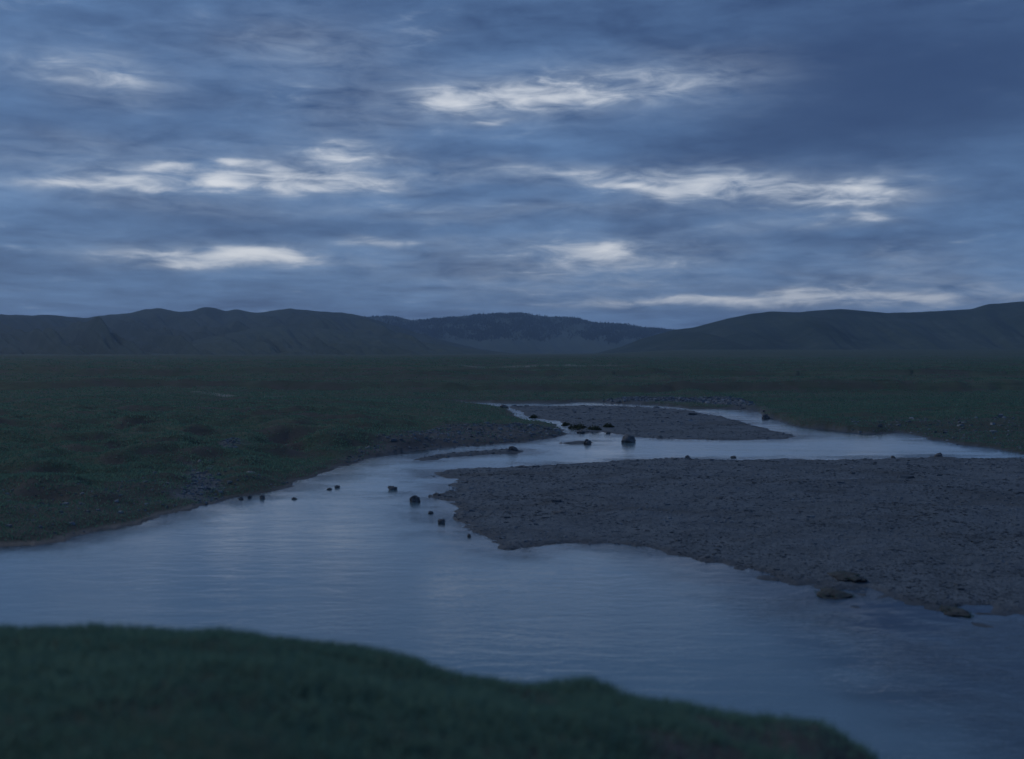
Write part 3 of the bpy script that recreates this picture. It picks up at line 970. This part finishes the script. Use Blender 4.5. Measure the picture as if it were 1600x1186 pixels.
# stones under the shallow water in the lower right
for i, (px_, py_, w_, h_, lab) in enumerate([
        (1335, 983, 14, 8, 'sunken dark stone nearest the main bar in the shallows at lower right'), (1296, 994, 14, 7, 'sunken stone left of the one nearest the main bar'),
        (1318, 1021, 16, 11, 'sunken round stone in the middle of the lower right shallows'), (1392, 1011, 24, 7, 'long sunken stone in the lower right shallows'),
        (1346, 996, 10, 5, 'small sunken stone between the round and the nearest one'), (1505, 1032, 30, 9, 'sunken slab in the shallows by the right border'),
        (1193, 934, 10, 6, 'sunken stone off the near edge of the main bar'), (1130, 908, 9, 5, 'small sunken stone close under the near edge of the main bar'),
        (1330, 1108, 12, 7, 'sunken stone beside the lower end of the near bank'), (1080, 1038, 9, 5, 'lone sunken stone in midstream before the near bank')]):
    X, Y = place(px_, py_)
    zb = float(survey([X], [Y])['z'][0])
    add_stone('sunken_stone', px_, py_, w_ * 1.3, h_, lab, 70 + i, M_STONE, 'stone', 'stones under the shallow water', 0.9, min(zb, -0.1) - 0.0, 0.45)


def add_clod(px, py, w_px, h_px, label, seed):
    """a sod of turf that slid onto the gravel: peaty soil with grass still on top"""
    X, Y = place(px, py, 0.1)
    k = math.hypot(Y, EYE) / FPX
    w, h_ = w_px * k, h_px * k
    z = max(float(survey([X], [Y])['z'][0]), 0.0)
    root = bpy.data.objects.new('turf_clod', None)
    COL.objects.link(root)
    root.location = (X, Y, z)
    tag(root, label, 'turf clod', 'turf clods on the main gravel bar')
    V = lump(seed, w / 2, w / 2 * 1.7, h_ * .30, .9)
    V[:, 2] += h_ * -.05
    mesh_obj('soil', V, ICO_F, M_SOIL, smooth=True, parent=root)
    rg = np.random.default_rng(seed)
    top = V[V[:, 2] > h_ * .06]
    q = top[rg.integers(0, len(top), 160)] - (0, 0, .02)
    gt = blades_mesh('grass_tuft', q[:, 0], q[:, 1], q[:, 2], np.full(160, .045), np.full(160, .007), np.full(160, .1), M_GRASS, rg, .7, 3, .03, parent=root)
    gt['kind'] = 'stuff'


add_clod(1300, 922, 44, 22, 'dark turf clod at the near edge of the main bar, the larger one', 61)
add_clod(1325, 900, 46, 10, 'low dark turf clod on the gravel just behind the larger one', 62)
add_clod(1487, 947, 44, 16, 'dark turf clod at the near edge of the main bar by the right border', 63)


def add_shrub(px, py, w_px, h_px, label, seed, level=0.3):
    X, Y = place(px, py, level)
    k = math.hypot(Y, EYE) / FPX
    w, h_ = w_px * k, h_px * k
    z = float(survey([X], [Y])['z'][0])
    rg = np.random.default_rng(seed)
    root = bpy.data.objects.new('low_shrub', None)
    COL.objects.link(root)
    root.location = (X, Y, z)
    tag(root, label, 'shrub', 'low shrubs on the upper gravel bar')
    SV, SF, tips = [], [], []
    for i in range(9):
        a = rg.random() * 2 * math.pi; L = rg.uniform(.5, 1.0)
        b = np.array([math.cos(a) * w * .08, math.sin(a) * w * .05, -.03])
        e = np.array([math.cos(a) * w * .45 * L, math.sin(a) * w * .3 * L, h_ * rg.uniform(.5, 1.0)])
        tips.append((b, e))
        o = len(SV)
        for q, rad in ((b, .016), ((b + e) / 2 + (0, 0, h_ * .08), .011), (e, .004)):
            for j in range(4):
                SV.append(q + np.array([math.cos(j * math.pi / 2) * rad, math.sin(j * math.pi / 2) * rad, 0]))
        for s_ in (0, 4):
            for j in range(4):
                SF.append((o + s_ + j, o + s_ + (j + 1) % 4, o + s_ + 4 + (j + 1) % 4, o + s_ + 4 + j))
    mesh_obj('stem', np.array(SV), np.array(SF), M_BARK, parent=root)
    LV, T = [], []
    for _ in range(700):
        a_ = rg.random() * 2 * math.pi; q_ = math.sqrt(rg.random()); lob = .75 + .25 * math.sin(3 * a_ + seed)
        c = np.array([math.cos(a_) * q_ * w * .5 * lob, math.sin(a_) * q_ * w * .6 * lob, h_ * (1 - q_ ** 2) * lob * rg.uniform(.15, 1.0)])
        c[2] = max(c[2], .02)
        u = rg.normal(0, 1, 3); u /= np.linalg.norm(u); v = np.cross(u, rg.normal(0, 1, 3)); v /= np.linalg.norm(v)
        L = rg.uniform(.05, .09)
        LV += [c - u * L, c + v * L * .4, c + u * L, c - v * L * .4]
        T += [rg.random()] * 4
    mesh_obj('foliage', np.array(LV), np.arange(len(LV)).reshape(-1, 4), M_SHRUB, dict(tone=T), parent=root)


add_shrub(904, 663, 34, 10, 'widest low dark shrub, on the upper bar beside the side channel', 81)
add_shrub(928, 666, 26, 8, 'low dark shrub right of the widest one on the upper bar', 82)
add_shrub(950, 662.5, 20, 7, 'small dark shrub at the right end of the shrub patch on the upper bar', 83)
add_shrub(884, 658, 18, 6, 'smallest dark shrub at the left end of the shrub patch on the upper bar', 84)
add_shrub(834, 647, 16, 5, 'single low shrub between the side channel and the far stream', 85)

# ------------------------------------------------------------------ haze over the whole valley
m, t, out = new_mat('valley_air')
pv = t.node('ShaderNodeVolumePrincipled')
pv.inputs['Color'].default_value = (.48, .69, 1.0, 1)
pv.inputs['Density'].default_value = 0.00012
pv.inputs['Anisotropy'].default_value = 0.1
t.link(pv.outputs[0], out.inputs['Volume'])
lo, hi, e = -3.0, 215.0, 6500.0
V = [(-e, -e, lo), (e, -e, lo), (e, e, lo), (-e, e, lo), (-e, -e, hi), (e, -e, hi), (e, e, hi), (-e, e, hi)]
haze = mesh_obj('haze', V, [(0, 3, 2, 1), (4, 5, 6, 7), (0, 1, 5, 4), (1, 2, 6, 5), (2, 3, 7, 6), (3, 0, 4, 7)], m)
tag(haze, 'thin bluish air haze over the whole valley', 'haze', kind='stuff')
